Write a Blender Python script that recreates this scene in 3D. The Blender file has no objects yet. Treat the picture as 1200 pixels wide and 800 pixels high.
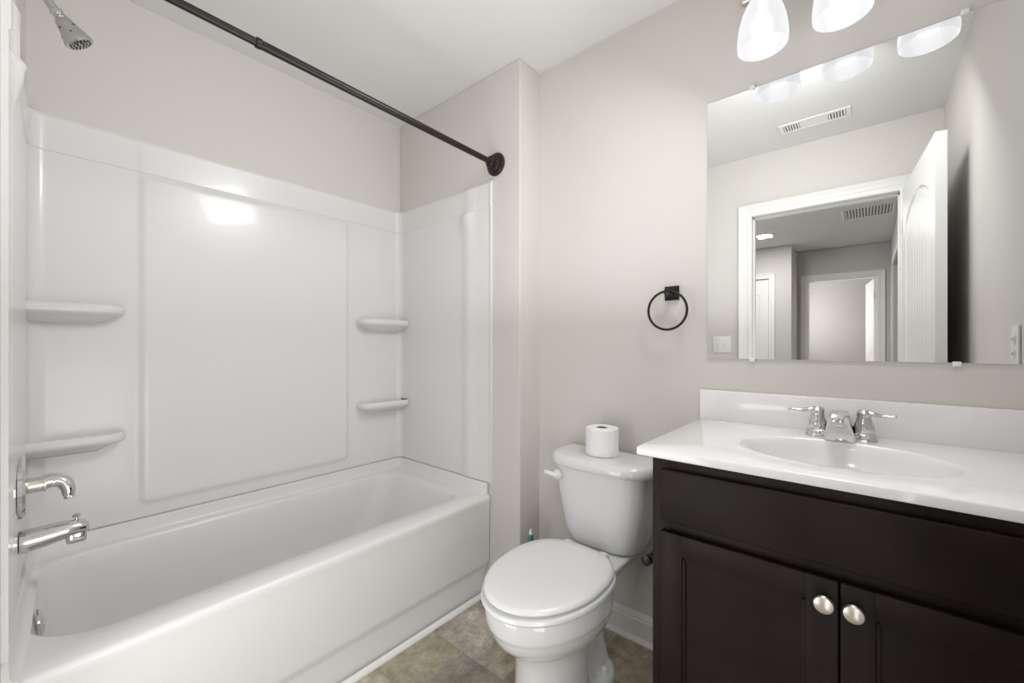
import bpy, bmesh, math, random
from mathutils import Vector, Matrix
C = bpy.context.scene.collection
PI = math.pi

# ---------------------------------------------------------------- camera, world, lights, exposure
FOC = 486.1                      # focal length in pixels of a 1200 px wide frame
YAW = math.radians(40.557)       # angle from the view axis to the +X axis
CAMZ = 1.16
cd = bpy.data.cameras.new('camera'); cam = bpy.data.objects.new('camera', cd); C.objects.link(cam)
cam.location = (0, 0, CAMZ)
cam.rotation_euler = (PI/2, 0, YAW - PI/2)
cd.sensor_fit = 'HORIZONTAL'; cd.sensor_width = 36; cd.lens = FOC/1200*36
cd.shift_y = 4/1200; cd.clip_start = 0.01
bpy.context.scene.camera = cam

w = bpy.data.worlds.new('world'); bpy.context.scene.world = w; w.use_nodes = True
w.node_tree.nodes['Background'].inputs[0].default_value = (1, .97, .93, 1)
w.node_tree.nodes['Background'].inputs[1].default_value = 0.3
vs = bpy.context.scene.view_settings
vs.view_transform = 'Standard'; vs.look = 'None'; vs.gamma = 1; vs.use_curve_mapping = False
vs.exposure = 0.46
OVER_POWER = 10.5
HALL_POWER = 13
ROOM_POWER = 16
BOUNCE_POWER = 4.5
FILL_POWER = 3.0
SIDE_POWER = 3.4

def lamp(name, kind, loc, power, color=(1, 1, 1), size=.1, rot=None, size_y=None, spread=None):
    d = bpy.data.lights.new(name, kind); d.energy = power; d.color = color
    if kind == 'AREA':
        d.size = size
        if size_y: d.shape = 'RECTANGLE'; d.size_y = size_y
        if spread: d.spread = spread
    else: d.shadow_soft_size = size
    o = bpy.data.objects.new(name, d); C.objects.link(o); o.location = loc
    if rot: o.rotation_euler = rot
    return o

# added fill light bounced off the ceiling, no such fixture in the room
lamp('bounce_fill', 'AREA', (.75, .75, 1.25), BOUNCE_POWER, (.97, .985, 1), .8, (PI, 0, 0))
# added fill high over the vanity, turned from the mirror wall towards the tub
lamp('overhead_fill', 'AREA', (1.05, .15, 2.33), OVER_POWER, (.985, .99, 1), .42, Vector((-.62, .50, -.66)).to_track_quat('-Z', 'Y').to_euler(), .38)
# added low fill beside the left wall, brightens the toilet side
lamp('low_left_fill', 'AREA', (-.05, .85, .55), FILL_POWER, (.98, .99, 1), .5, (PI/2, 0, -PI/2), .8)
# unseen fill added low in front of the open door, facing the tub
lamp('low_side_fill', 'AREA', (.25, -.10, .56), SIDE_POWER, (.98, .985, 1), .44, (PI/2, 0, 0), .9)
lamp('hall_light', 'AREA', (-2.47, .906, 2.42), HALL_POWER, (1, .97, .95), .14)
lamp('hall_area_light', 'AREA', (-1.2, 2.2, 1.5), HALL_POWER, (.97, .98, 1), 1.2, (PI/2, 0, PI), 1.6)  # broad unseen area light towards the hall end wall
lamp('bedroom_daylight', 'AREA', (-4.3, 1.0, 1.6), ROOM_POWER, (1, .96, .95), 1.0, (PI/2, 0, PI))

# ---------------------------------------------------------------- materials
def mat(name, col, rough=.5, metal=0, coat=0, bump=0, bscale=80, spec=.5, emit=None, estr=0, var=0, vscale=6):
    m = bpy.data.materials.new(name); m.use_nodes = True
    nt = m.node_tree; b = nt.nodes['Principled BSDF']
    b.inputs['Base Color'].default_value = (*col, 1)
    b.inputs['Roughness'].default_value = rough
    b.inputs['Metallic'].default_value = metal
    b.inputs['Specular IOR Level'].default_value = spec
    b.inputs['Coat Weight'].default_value = coat
    b.inputs['Coat Roughness'].default_value = .05
    if emit:
        b.inputs['Emission Color'].default_value = (*emit, 1); b.inputs['Emission Strength'].default_value = estr
    tc = nt.nodes.new('ShaderNodeTexCoord')
    if var:
        n = nt.nodes.new('ShaderNodeTexNoise'); n.inputs['Scale'].default_value = vscale; n.inputs['Detail'].default_value = 4
        r = nt.nodes.new('ShaderNodeValToRGB')
        r.color_ramp.elements[0].position = .3; r.color_ramp.elements[1].position = .7
        r.color_ramp.elements[0].color = (*[c*(1-var) for c in col], 1)
        r.color_ramp.elements[1].color = (*[min(1, c*(1+var)) for c in col], 1)
        nt.links.new(tc.outputs['Object'], n.inputs['Vector']); nt.links.new(n.outputs['Fac'], r.inputs['Fac'])
        nt.links.new(r.outputs['Color'], b.inputs['Base Color'])
    if bump:
        n2 = nt.nodes.new('ShaderNodeTexNoise'); n2.inputs['Scale'].default_value = bscale; n2.inputs['Detail'].default_value = 3
        bp = nt.nodes.new('ShaderNodeBump'); bp.inputs['Strength'].default_value = bump; bp.inputs['Distance'].default_value = .001
        nt.links.new(tc.outputs['Object'], n2.inputs['Vector']); nt.links.new(n2.outputs['Fac'], bp.inputs['Height'])
        nt.links.new(bp.outputs['Normal'], b.inputs['Normal'])
    return m

M = {}
M['wall'] = mat('wall_paint', (.665, .637, .605), .7, bump=.25, bscale=350, spec=.3)
M['ceil'] = mat('ceiling_paint', (.74, .73, .715), .85, bump=.3, bscale=250, spec=.2)
M['hallwall'] = mat('hall_paint', (.60, .58, .57), .8, bump=.25, bscale=350, spec=.2)
M['trim'] = mat('white_trim_paint', (.80, .79, .77), .35, spec=.4)
M['acrylic'] = mat('white_acrylic', (.78, .773, .765), .24, coat=.12, spec=.4)
M['porc'] = mat('white_porcelain', (.74, .74, .74), .12, coat=.6)
M['seat'] = mat('white_seat_plastic', (.80, .80, .80), .22, coat=.2)
M['marble'] = mat('cultured_marble', (.88, .87, .875), .14, coat=.6, var=.015, vscale=9)
M['wood'] = mat('espresso_wood', (.0125, .0072, .0064), .46, var=.3, vscale=7, bump=.15, bscale=60, spec=.2)
M['chrome'] = mat('chrome', (.66, .66, .665), .07, 1)
M['satin'] = mat('satin_chrome', (.56, .555, .55), .22, 1)
M['nickel'] = mat('brushed_nickel', (.70, .66, .60), .30, 1)
M['bronze'] = mat('dark_bronze', (.030, .024, .022), .35, .6)
M['black'] = mat('matte_black_metal', (.016, .016, .016), .35, .5)
M['paper'] = mat('tissue_paper', (.86, .86, .86), .95, bump=.6, bscale=160, spec=.1)
M['card'] = mat('cardboard', (.30, .22, .16), .9)
M['plastic'] = mat('white_plastic', (.80, .79, .76), .35)
M['dark'] = mat('dark_void', (.03, .03, .035), .9)
M['clear'] = mat('clip_plastic', (.82, .82, .82), .15, coat=.5)
M['teal'] = mat('teal_plastic', (.02, .20, .19), .3, coat=.4)
M['caulk'] = mat('caulk', (.70, .69, .66), .6)
M['carpet'] = mat('hall_carpet', (.40, .37, .34), .95, bump=1, bscale=400)
M['braid'] = mat('steel_braid', (.5, .5, .5), .4, 1, bump=1, bscale=900)

m = bpy.data.materials.new('mirror_glass'); m.use_nodes = True
b = m.node_tree.nodes['Principled BSDF']; b.inputs['Metallic'].default_value = 1; b.inputs['Roughness'].default_value = 0
b.inputs['Base Color'].default_value = (.86, .875, .865, 1); M['mirror'] = m

def floor_mat():
    m = bpy.data.materials.new('stone_look_tile'); m.use_nodes = True
    nt = m.node_tree; L = nt.links.new; b = nt.nodes['Principled BSDF']
    tc = nt.nodes.new('ShaderNodeTexCoord'); sp = nt.nodes.new('ShaderNodeSeparateXYZ'); cb = nt.nodes.new('ShaderNodeCombineXYZ')
    L(tc.outputs['Object'], sp.inputs[0])
    ax = nt.nodes.new('ShaderNodeMath'); ax.operation = 'ADD'; ax.inputs[1].default_value = -1.156 + .1975 + .395*10
    ay = nt.nodes.new('ShaderNodeMath'); ay.operation = 'ADD'; ay.inputs[1].default_value = -.814 + .256*10
    L(sp.outputs['Y'], ax.inputs[0]); L(sp.outputs['X'], ay.inputs[0]); L(ax.outputs[0], cb.inputs[0]); L(ay.outputs[0], cb.inputs[1])
    br = nt.nodes.new('ShaderNodeTexBrick'); br.offset = .5; br.offset_frequency = 2
    br.inputs['Scale'].default_value = 1; br.inputs['Brick Width'].default_value = .395; br.inputs['Row Height'].default_value = .256
    br.inputs['Mortar Size'].default_value = .0016; br.inputs['Mortar Smooth'].default_value = .3
    br.inputs['Color1'].default_value = (0, 0, 0, 1); br.inputs['Color2'].default_value = (1, 1, 1, 1); br.inputs['Mortar'].default_value = (.5, .5, .5, 1)
    br.inputs['Bias'].default_value = 0
    L(cb.outputs[0], br.inputs['Vector'])
    # per-tile offset of the stone pattern
    vm = nt.nodes.new('ShaderNodeVectorMath'); vm.operation = 'MULTIPLY_ADD'; vm.inputs[1].default_value = (7, 5, 3)
    L(br.outputs['Color'], vm.inputs[0]); L(tc.outputs['Object'], vm.inputs[2])
    n1 = nt.nodes.new('ShaderNodeTexNoise'); n1.inputs['Scale'].default_value = 10; n1.inputs['Detail'].default_value = 9; n1.inputs['Roughness'].default_value = .76; n1.inputs['Distortion'].default_value = .15
    L(vm.outputs[0], n1.inputs['Vector'])
    r1 = nt.nodes.new('ShaderNodeValToRGB'); e = r1.color_ramp.elements
    e[0].position = .33; e[0].color = (.12, .10, .082, 1); e[1].position = .68; e[1].color = (.78, .75, .70, 1)
    x = e.new(.42); x.color = (.31, .275, .235, 1); x = e.new(.52); x.color = (.43, .40, .36, 1); x = e.new(.60); x.color = (.54, .51, .47, 1)
    L(n1.outputs['Fac'], r1.inputs['Fac'])
    n2 = nt.nodes.new('ShaderNodeTexNoise'); n2.inputs['Scale'].default_value = 2.0; n2.inputs['Detail'].default_value = 3
    L(vm.outputs[0], n2.inputs['Vector'])
    r2 = nt.nodes.new('ShaderNodeValToRGB'); e = r2.color_ramp.elements
    e[0].position = .40; e[0].color = (.88, .85, .70, 1); e[1].position = .6; e[1].color = (.88, .84, .86, 1)
    L(n2.outputs['Fac'], r2.inputs['Fac'])
    mx = nt.nodes.new('ShaderNodeMix'); mx.data_type = 'RGBA'; mx.blend_type = 'MULTIPLY'; mx.inputs['Factor'].default_value = 1
    L(r1.outputs['Color'], mx.inputs['A']); L(r2.outputs['Color'], mx.inputs['B'])
    # tile to tile brightness
    r3 = nt.nodes.new('ShaderNodeValToRGB'); e = r3.color_ramp.elements
    e[0].position = 0; e[0].color = (.78, .76, .72, 1); e[1].position = 1; e[1].color = (1.28, 1.28, 1.30, 1)
    L(br.outputs['Color'], r3.inputs['Fac'])
    m3 = nt.nodes.new('ShaderNodeMix'); m3.data_type = 'RGBA'; m3.blend_type = 'MULTIPLY'; m3.inputs['Factor'].default_value = 1
    L(mx.outputs['Result'], m3.inputs['A']); L(r3.outputs['Color'], m3.inputs['B'])
    m2 = nt.nodes.new('ShaderNodeMix'); m2.data_type = 'RGBA'; m2.inputs['B'].default_value = (.30, .28, .25, 1)
    L(br.outputs['Fac'], m2.inputs['Factor']); L(m3.outputs['Result'], m2.inputs['A'])
    L(m2.outputs['Result'], b.inputs['Base Color'])
    b.inputs['Roughness'].default_value = .38
    bp = nt.nodes.new('ShaderNodeBump'); bp.inputs['Strength'].default_value = .35; bp.inputs['Distance'].default_value = .002
    L(n1.outputs['Fac'], bp.inputs['Height']); L(bp.outputs['Normal'], b.inputs['Normal'])
    return m
M['floor'] = floor_mat()

def shade_mat():
    m = bpy.data.materials.new('frosted_white_glass_lit'); m.use_nodes = True
    nt = m.node_tree; b = nt.nodes['Principled BSDF']; out = nt.nodes['Material Output']
    b.inputs['Base Color'].default_value = (.06, .06, .06, 1); b.inputs['Roughness'].default_value = .25
    b.inputs['Emission Color'].default_value = (.985, .975, 1, 1); b.inputs['Emission Strength'].default_value = .60
    tr = nt.nodes.new('ShaderNodeBsdfTransparent'); mx = nt.nodes.new('ShaderNodeMixShader'); mx.inputs[0].default_value = .16
    nt.links.new(b.outputs[0], mx.inputs[1]); nt.links.new(tr.outputs[0], mx.inputs[2]); nt.links.new(mx.outputs[0], out.inputs[0])
    return m
M['shade'] = shade_mat()
M['bulb'] = mat('lit_bulb', (1, 1, 1), .4, emit=(1, .975, .94), estr=3)
M['diffuser'] = mat('lit_diffuser', (1, 1, 1), .4, emit=(1, .98, .96), estr=6)

# ---------------------------------------------------------------- mesh helpers
def finish(name, bm, m, parent=None, smooth=True, angle=35, loc=None, kind=None, recalc=True):
    if recalc: bmesh.ops.recalc_face_normals(bm, faces=bm.faces)
    me = bpy.data.meshes.new(name); bm.to_mesh(me); bm.free()
    mats = m if isinstance(m, (list, tuple)) else [m]
    for k in mats: me.materials.append(M[k])
    if smooth:
        me.polygons.foreach_set('use_smooth', [True]*len(me.polygons))
        me.set_sharp_from_angle(angle=math.radians(angle))
    o = bpy.data.objects.new(name, me); C.objects.link(o)
    if parent: o.parent = parent; o.matrix_parent_inverse = parent.matrix_world.inverted()
    if loc: o.location = loc
    if kind: o['kind'] = kind
    return o

def empty(name, loc, label=None, cat=None, group=None, kind=None):
    o = bpy.data.objects.new(name, None); C.objects.link(o); o.location = loc; o.empty_display_size = .05
    bpy.context.view_layer.update()
    tag(o, label, cat, group, kind); return o

def tag(o, label=None, cat=None, group=None, kind=None):
    if label: o['label'] = label
    if cat: o['category'] = cat
    if group: o['group'] = group
    if kind: o['kind'] = kind
    return o

def box(bm, x0, x1, y0, y1, z0, z1, bevel=0, seg=2):
    v = [bm.verts.new(p) for p in ((x0, y0, z0), (x1, y0, z0), (x1, y1, z0), (x0, y1, z0), (x0, y0, z1), (x1, y0, z1), (x1, y1, z1), (x0, y1, z1))]
    f = [bm.faces.new([v[i] for i in q]) for q in ((0, 3, 2, 1), (4, 5, 6, 7), (0, 1, 5, 4), (1, 2, 6, 5), (2, 3, 7, 6), (3, 0, 4, 7))]
    if bevel:
        es = list({e for q in f for e in q.edges})
        bmesh.ops.bevel(bm, geom=es, offset=bevel, segments=seg, profile=.5, affect='EDGES')

def loft(bm, rings, cap0=True, cap1=True, closed=True):
    vr = [[bm.verts.new(p) for p in r] for r in rings]
    n = len(vr[0])
    for a, b in zip(vr, vr[1:]):
        for i in range(n if closed else n-1):
            j = (i+1) % n
            try: bm.faces.new((a[i], a[j], b[j], b[i]))
            except ValueError: pass
    if cap0: bm.faces.new(vr[0][::-1])
    if cap1: bm.faces.new(vr[-1])
    return vr

def rrect(cx, cy, hx, hy, r, z=0, n=8):
    R4 = r if isinstance(r, tuple) else (r,)*4; pts = []
    for k, (sx, sy) in enumerate(((1, 1), (-1, 1), (-1, -1), (1, -1))):
        r = min(R4[k], hx-1e-4, hy-1e-4)
        for i in range(n+1):
            a = k*PI/2 + i/n*PI/2
            pts.append((cx+sx*(hx-r)+r*math.cos(a), cy+sy*(hy-r)+r*math.sin(a), z))
    return pts

def tube(bm, pts, rad, seg=16, cap=True, squash=None):
    pts = [Vector(p) for p in pts]; n = len(pts)
    R = rad if isinstance(rad, (list, tuple)) else [rad]*n
    prev = None; rings = []
    for i, p in enumerate(pts):
        t = (pts[min(i+1, n-1)] - pts[max(i-1, 0)]).normalized()
        if prev is None:
            up = Vector((0, 0, 1)) if abs(t.z) < .9 else Vector((1, 0, 0))
            a = t.cross(up).normalized()
        else:
            a = (prev - t*prev.dot(t)).normalized()
        b_ = t.cross(a); prev = a
        s = squash if squash else 1
        rings.append([tuple(p + a*math.cos(k/seg*2*PI)*R[i] + b_*math.sin(k/seg*2*PI)*R[i]*s) for k in range(seg)])
    loft(bm, rings, cap, cap)

def smooth_path(pts, n=8):
    P = [Vector(p) for p in pts]; out = []
    for i in range(len(P)-1):
        p0 = P[max(i-1, 0)]; p1 = P[i]; p2 = P[i+1]; p3 = P[min(i+2, len(P)-1)]
        for k in range(n):
            t = k/n
            out.append(.5*((2*p1)+(-p0+p2)*t+(2*p0-5*p1+4*p2-p3)*t*t+(-p0+3*p1-3*p2+p3)*t**3))
    out.append(P[-1]); return out

def lathe(bm, prof, origin, axis='z', seg=32):
    """prof: list of (r, h) along axis from origin"""
    o = Vector(origin)
    ax = {'z': Vector((0, 0, 1)), 'x': Vector((1, 0, 0)), 'y': Vector((0, 1, 0))}[axis] if isinstance(axis, str) else Vector(axis).normalized()
    u = ax.cross(Vector((0, 0, 1)) if abs(ax.z) < .9 else Vector((1, 0, 0))).normalized(); v = ax.cross(u)
    rings = [[tuple(o+ax*h+(u*math.cos(k/seg*2*PI)+v*math.sin(k/seg*2*PI))*max(r, 1e-5)) for k in range(seg)] for r, h in prof]
    loft(bm, rings, prof[0][0] > 1e-4, prof[-1][0] > 1e-4)
    bmesh.ops.remove_doubles(bm, verts=bm.verts, dist=2e-5)

def prism(bm, poly, z0, z1):
    loft(bm, [[(x, y, z0) for x, y in poly], [(x, y, z1) for x, y in poly]])

def sst(a, b, x):
    if a == b: return 1. if x > a else 0.
    t = min(1, max(0, (x-a)/(b-a))); return t*t*(3-2*t)

def one(name, m, fn, parent=None, **k):
    bm = bmesh.new(); fn(bm); return finish(name, bm, m, parent, **k)

# ---------------------------------------------------------------- room shell
XE, YB, YJ, XW = 1.42, 2.078, 1.17, 1.565
XL, YN = -.074, -.3135
ZC = 2.433
S = dict(kind='structure', smooth=False)
DX0, DX1, DZ = -.145, .593, 2.027        # doorway opening along Y, head height
one('floor', 'floor', lambda bm: box(bm, XL-.06, XW+.1, YN-.1, YB+.1, -.05, 0), **S)
one('floor_hall', 'carpet', lambda bm: box(bm, -6.2, XL-.06, -1.5, 3.0, -.05, 0), **S)
one('ceiling', 'ceil', lambda bm: box(bm, XL-.06, XW+.1, YN-.1, YB+.1, ZC, ZC+.08), **S)
one('ceiling_hall', 'ceil', lambda bm: box(bm, -6.2, XL-.06, -1.5, 3.0, ZC+.005, ZC+.085), **S)
one('wall_back', 'wall', lambda bm: box(bm, -.2, XW+.1, YB, YB+.1, 0, ZC), **S)
one('wall_end', 'wall', lambda bm: box(bm, XE, XW+.1, YJ, YB, 0, ZC, .004, 2), **S)
one('wall_right', 'wall', lambda bm: box(bm, XW, XW+.1, YN, YJ, 0, ZC), **S)
one('wall_near', 'wall', lambda bm: box(bm, XL-.116, XW+.1, YN-.1, YN, 0, ZC), **S)
def f(bm):
    box(bm, XL-.116, XL, DX1+.02, YB, 0, ZC)
    box(bm, XL-.116, XL, YN, DX0-.02, 0, ZC)
    box(bm, XL-.116, XL, DX0-.02, DX1+.02, DZ+.02, ZC)
    prism(bm, [(-.036, 1.33), (-.003, YB), (XL, YB), (XL, 1.33)], 0, ZC)
one('wall_left', 'wall', f, **S)
# hall shell
FX, PX = -3.79, -3.22
HY = -.222
def f(bm):   # far wall with a doorway
    box(bm, FX-.1, FX, HY, -.118, 0, ZC); box(bm, FX-.1, FX, .62, .735, 0, ZC); box(bm, FX-.1, FX, -.118, .62, 2.03, ZC)
one('wall_hall_far', 'hallwall', f, **S)
def f(bm):
    box(bm, FX-.1, PX, .733, .98, 0, ZC); box(bm, PX-.1, PX, .98, 1.75, 2.03, ZC); box(bm, PX-.1, PX, 1.75, 2.6, 0, ZC)
one('wall_hall_closet', 'hallwall', f, **S)
def f(bm):
    box(bm, -1.7, XL-.116, HY-.1, HY, 0, ZC); box(bm, FX-.1, -3.0, HY-.1, HY, 0, ZC); box(bm, -3.0, -1.7, HY-.1, HY, 2.03, ZC)
one('wall_hall_side', 'hallwall', f, **S)
one('wall_hall_end', 'hallwall', lambda bm: box(bm, -6.2, XL-.116, 2.6, 2.7, 0, ZC), **S)
def f(bm):
    box(bm, -6.2, -6.1, -1.5, 2.6, 0, ZC); box(bm, -6.2, -1.0, -1.5, -1.4, 0, ZC); box(bm, -1.1, -1.0, -1.4, HY-.1, 0, ZC)
    box(bm, PX-.9, PX-.8, .98, 2.6, 0, ZC)
    box(bm, -5.2, -5.1, -1.4, 2.6, 0, ZC)
one('wall_hall_rooms', 'hallwall', f, **S)

# baseboards
def base_prof_x(bm, x, y0, y1, h=.11, t=.013):        # on a wall facing -X
    prof = [(0, 0), (-t-.012, 0), (-t-.012, .006), (-t-.008, .013), (-t, .018), (-t, h-.028), (-t+.003, h-.024), (-t+.003, h-.014), (-.005, h-.004), (-.004, h), (0, h)]
    loft(bm, [[(x+a, y, z) for a, z in prof] for y in (y0, y1)])
one('baseboard_right', 'trim', lambda bm: base_prof_x(bm, XW, .42, YJ), kind='structure', angle=25)
def f(bm):
    prof = [(0, 0), (-.025, 0), (-.025, .006), (-.021, .013), (-.013, .018), (-.013, .082), (-.010, .086), (-.010, .096), (-.005, .106), (-.004, .11), (0, .11)]
    loft(bm, [[(x, YJ+a, z) for a, z in prof] for x in (XE, XW-.01)])
one('baseboard_jog', 'trim', f, kind='structure', angle=25)
def f(bm):
    prof = [(0, 0), (-.016, 0), (-.016, .006), (-.012, .013), (-.004, .018), (0, .018)]
    loft(bm, [[(x, 1.352+a, z) for a, z in prof] for x in (-.07, XE-.001)])
one('trim_1', 'trim', f, kind='structure', angle=25)
def f(bm):
    prof = [(0, 0), (-.013, 0), (-.013, .09), (-.004, .11), (0, .11)]
    loft(bm, [[(XE+a, y, z) for a, z in prof] for y in (YJ-.0, 1.345)])
one('baseboard_end', 'trim', f, kind='structure', angle=25)
one('baseboard_left', 'trim', lambda bm: box(bm, XL, XL+.013, DX1+.085, 1.33, 0, .11, .003), kind='structure')
one('baseboard_near', 'trim', lambda bm: box(bm, XL, 1.0, YN, YN+.013, 0, .11, .003), kind='structure')

# door casing around the bathroom doorway: moulded profile, both legs and the head
def casing(bm, face, out, y0, y1, zt, wdt=.083, sgn=1):
    """casing on a wall plane x=face; projects towards +X if sgn>0. Mitred strip."""
    prof = [(0, 0), (0, .010), (.006, .013), (.022, .014), (.028, .011), (.034, .015), (.060, .017), (.066, .020), (wdt-.006, .022), (wdt, .018), (wdt, 0)]
    for s, y in ((-1, y0), (1, y1)):
        loft(bm, [[(face+sgn*d, y+s*a, 0) for a, d in prof], [(face+sgn*d, y+s*a, zt+a) for a, d in prof]])
    loft(bm, [[(face+sgn*d, y0-a, zt+a) for a, d in prof], [(face+sgn*d, y1+a, zt+a) for a, d in prof]])
def f(bm):
    casing(bm, XL, 1, DX0+.004, DX1-.004+.004, DZ, .080)
    casing(bm, XL-.116, -1, DX0+.004, DX1, DZ, .080, -1)
    # jamb lining with stop
    box(bm, XL-.116, XL, DX0-.018, DX0, 0, DZ+.018); box(bm, XL-.116, XL, DX1, DX1+.018, 0, DZ+.018); box(bm, XL-.116, XL, DX0, DX1, DZ, DZ+.018)
    box(bm, XL-.075, XL-.040, DX1-.011, DX1, 0, DZ, .002); box(bm, XL-.075, XL-.040, DX0, DX0+.011, 0, DZ, .002); box(bm, XL-.075, XL-.040, DX0, DX1, DZ-.011, DZ, .002)
one('trim_2', 'trim', f, kind='structure', angle=25)
def f(bm):
    casing(bm, FX, 1, -.100, .62, 2.03, .072)
    box(bm, FX-.11, FX, -.118, -.1, 0, 2.03); box(bm, FX-.11, FX, .602, .62, 0, 2.03); box(bm, FX-.11, FX, -.1, .602, 2.012, 2.03)
    box(bm, FX-.06, FX-.045, -.1, -.085, 0, 2.012)
one('trim_3', 'trim', f, kind='structure', angle=25)
one('trim_4', 'trim', lambda bm: casing(bm, PX, 1, .98, 1.75, 2.03, .066), kind='structure', angle=25)
def f(bm):
    box(bm, -1.7, -1.63, HY, HY+.015, 0, 2.09); box(bm, -3.07, -3.0, HY, HY+.015, 0, 2.09); box(bm, -3.0, -1.7, HY, HY+.015, 2.03, 2.09)
one('trim_5', 'trim', f, kind='structure', smooth=False)

# arch-top plank doors as relief meshes
def door_leaf(bm, wd, ht, th=.035):
    """local: x 0..wd along the leaf, y +-th/2, z 0..ht"""
    def depth(x, z):
        st = .115
        def panel(z0, z1, arch):
            top = z1
            if arch:
                u = (x-wd/2)/(wd/2-st); top = z1 - .085*(abs(u)**2.2)
            dx = min(x-st, wd-st-x); dz = min(z-z0, top-z); d = min(dx, dz)
            if d <= -.012: return 0
            g = -.007*(sst(-.012, -.002, d)) + .004*sst(.010, .022, d)
            if d > .03:
                q = ((x-st) % .063)/.063
                g -= .0035*(1-sst(0, .12, min(q, 1-q)))
            return g
        return panel(1.02, ht-.13, True) + panel(.22, .90, False)
    nx = 150; zs = [0]
    z = 0
    while z < ht-1e-6:
        z = min(ht, z+(.008 if ht-.26 < z < ht-.1 or abs(z-.21) < .03 or abs(z-.9) < .03 or abs(z-1.02) < .03 else .04)); zs.append(z)
    for s in (-1, 1):
        g = [[bm.verts.new((i/nx*wd, s*(th/2+depth(i/nx*wd, z)), z)) for i in range(nx+1)] for z in zs]
        for a, b_ in zip(g, g[1:]):
            for i in range(nx): bm.faces.new((a[i], a[i+1], b_[i+1], b_[i]))
    box(bm, 0, wd, -th/2+.0001, th/2-.0001, 0, .0005)
    box(bm, 0, .001, -th/2, th/2, 0, ht); box(bm, wd-.001, wd, -th/2, th/2, 0, ht); box(bm, 0, wd, -th/2, th/2, ht-.001, ht)

def hinge(bm, x, y, z):
    tube(bm, [(x, y, z-.045), (x, y, z+.045)], .006, 10)
    box(bm, x-.002, x+.03, y-.0015, y+.0015, z-.044, z+.044)

d1 = empty('door_1', (-.066, -.166, .008), kind='structure')
def f(bm): door_leaf(bm, .78, 2.02)
leaf = one('door_leaf', 'trim', f, angle=25)
leaf.parent = d1
for hz in (.2, 1.0, 1.82):
    h = one('hinge', 'nickel', lambda bm: hinge(bm, -.004, .020, hz)); h.parent = d1
def f(bm):
    for s in (1, -1):
        lathe(bm, [(.032, .0175), (.032, .021), (.026, .026), (.012, .030), (.011, .048), (.020, .054), (.027, .062), (.028, .070), (.022, .080), (.0, .083)], (.72, 0, .95), (0, s, 0))
k = one('door_knob', 'nickel', f); k.parent = d1
d1.rotation_euler = (0, 0, math.radians(-4.6))
d2 = empty('door_2', (PX-.03, .985, .008), kind='structure')
leaf = one('door_leaf', 'trim', lambda bm: door_leaf(bm, .76, 2.015), angle=25); leaf.parent = d2
for hz in (.25, 1.05, 1.78):
    h = one('hinge', 'nickel', lambda bm: (tube(bm, [(0, -.02, hz-.045), (0, -.02, hz+.045)], .006, 10), box(bm, -.002, .003, -.019, -.012, hz-.045, hz+.045))); h.parent = d2
d2.rotation_euler = (0, 0, PI/2)
d3 = empty('door_3', (FX-.115, -.085, .008), kind='structure')
leaf = one('door_leaf', 'trim', lambda bm: door_leaf(bm, .69, 2.0), angle=25); leaf.parent = d3
h = one('hinge', 'nickel', lambda bm: box(bm, -.004, .0, -.02, .02, 1.74, 1.83, .001)); h.parent = d3
d3.rotation_euler = (0, 0, PI-.12)
one('hinge_plate', 'nickel', lambda bm: box(bm, FX-.045, FX-.01, -.1, -.097, 1.80, 1.89, .001), kind='structure')

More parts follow.
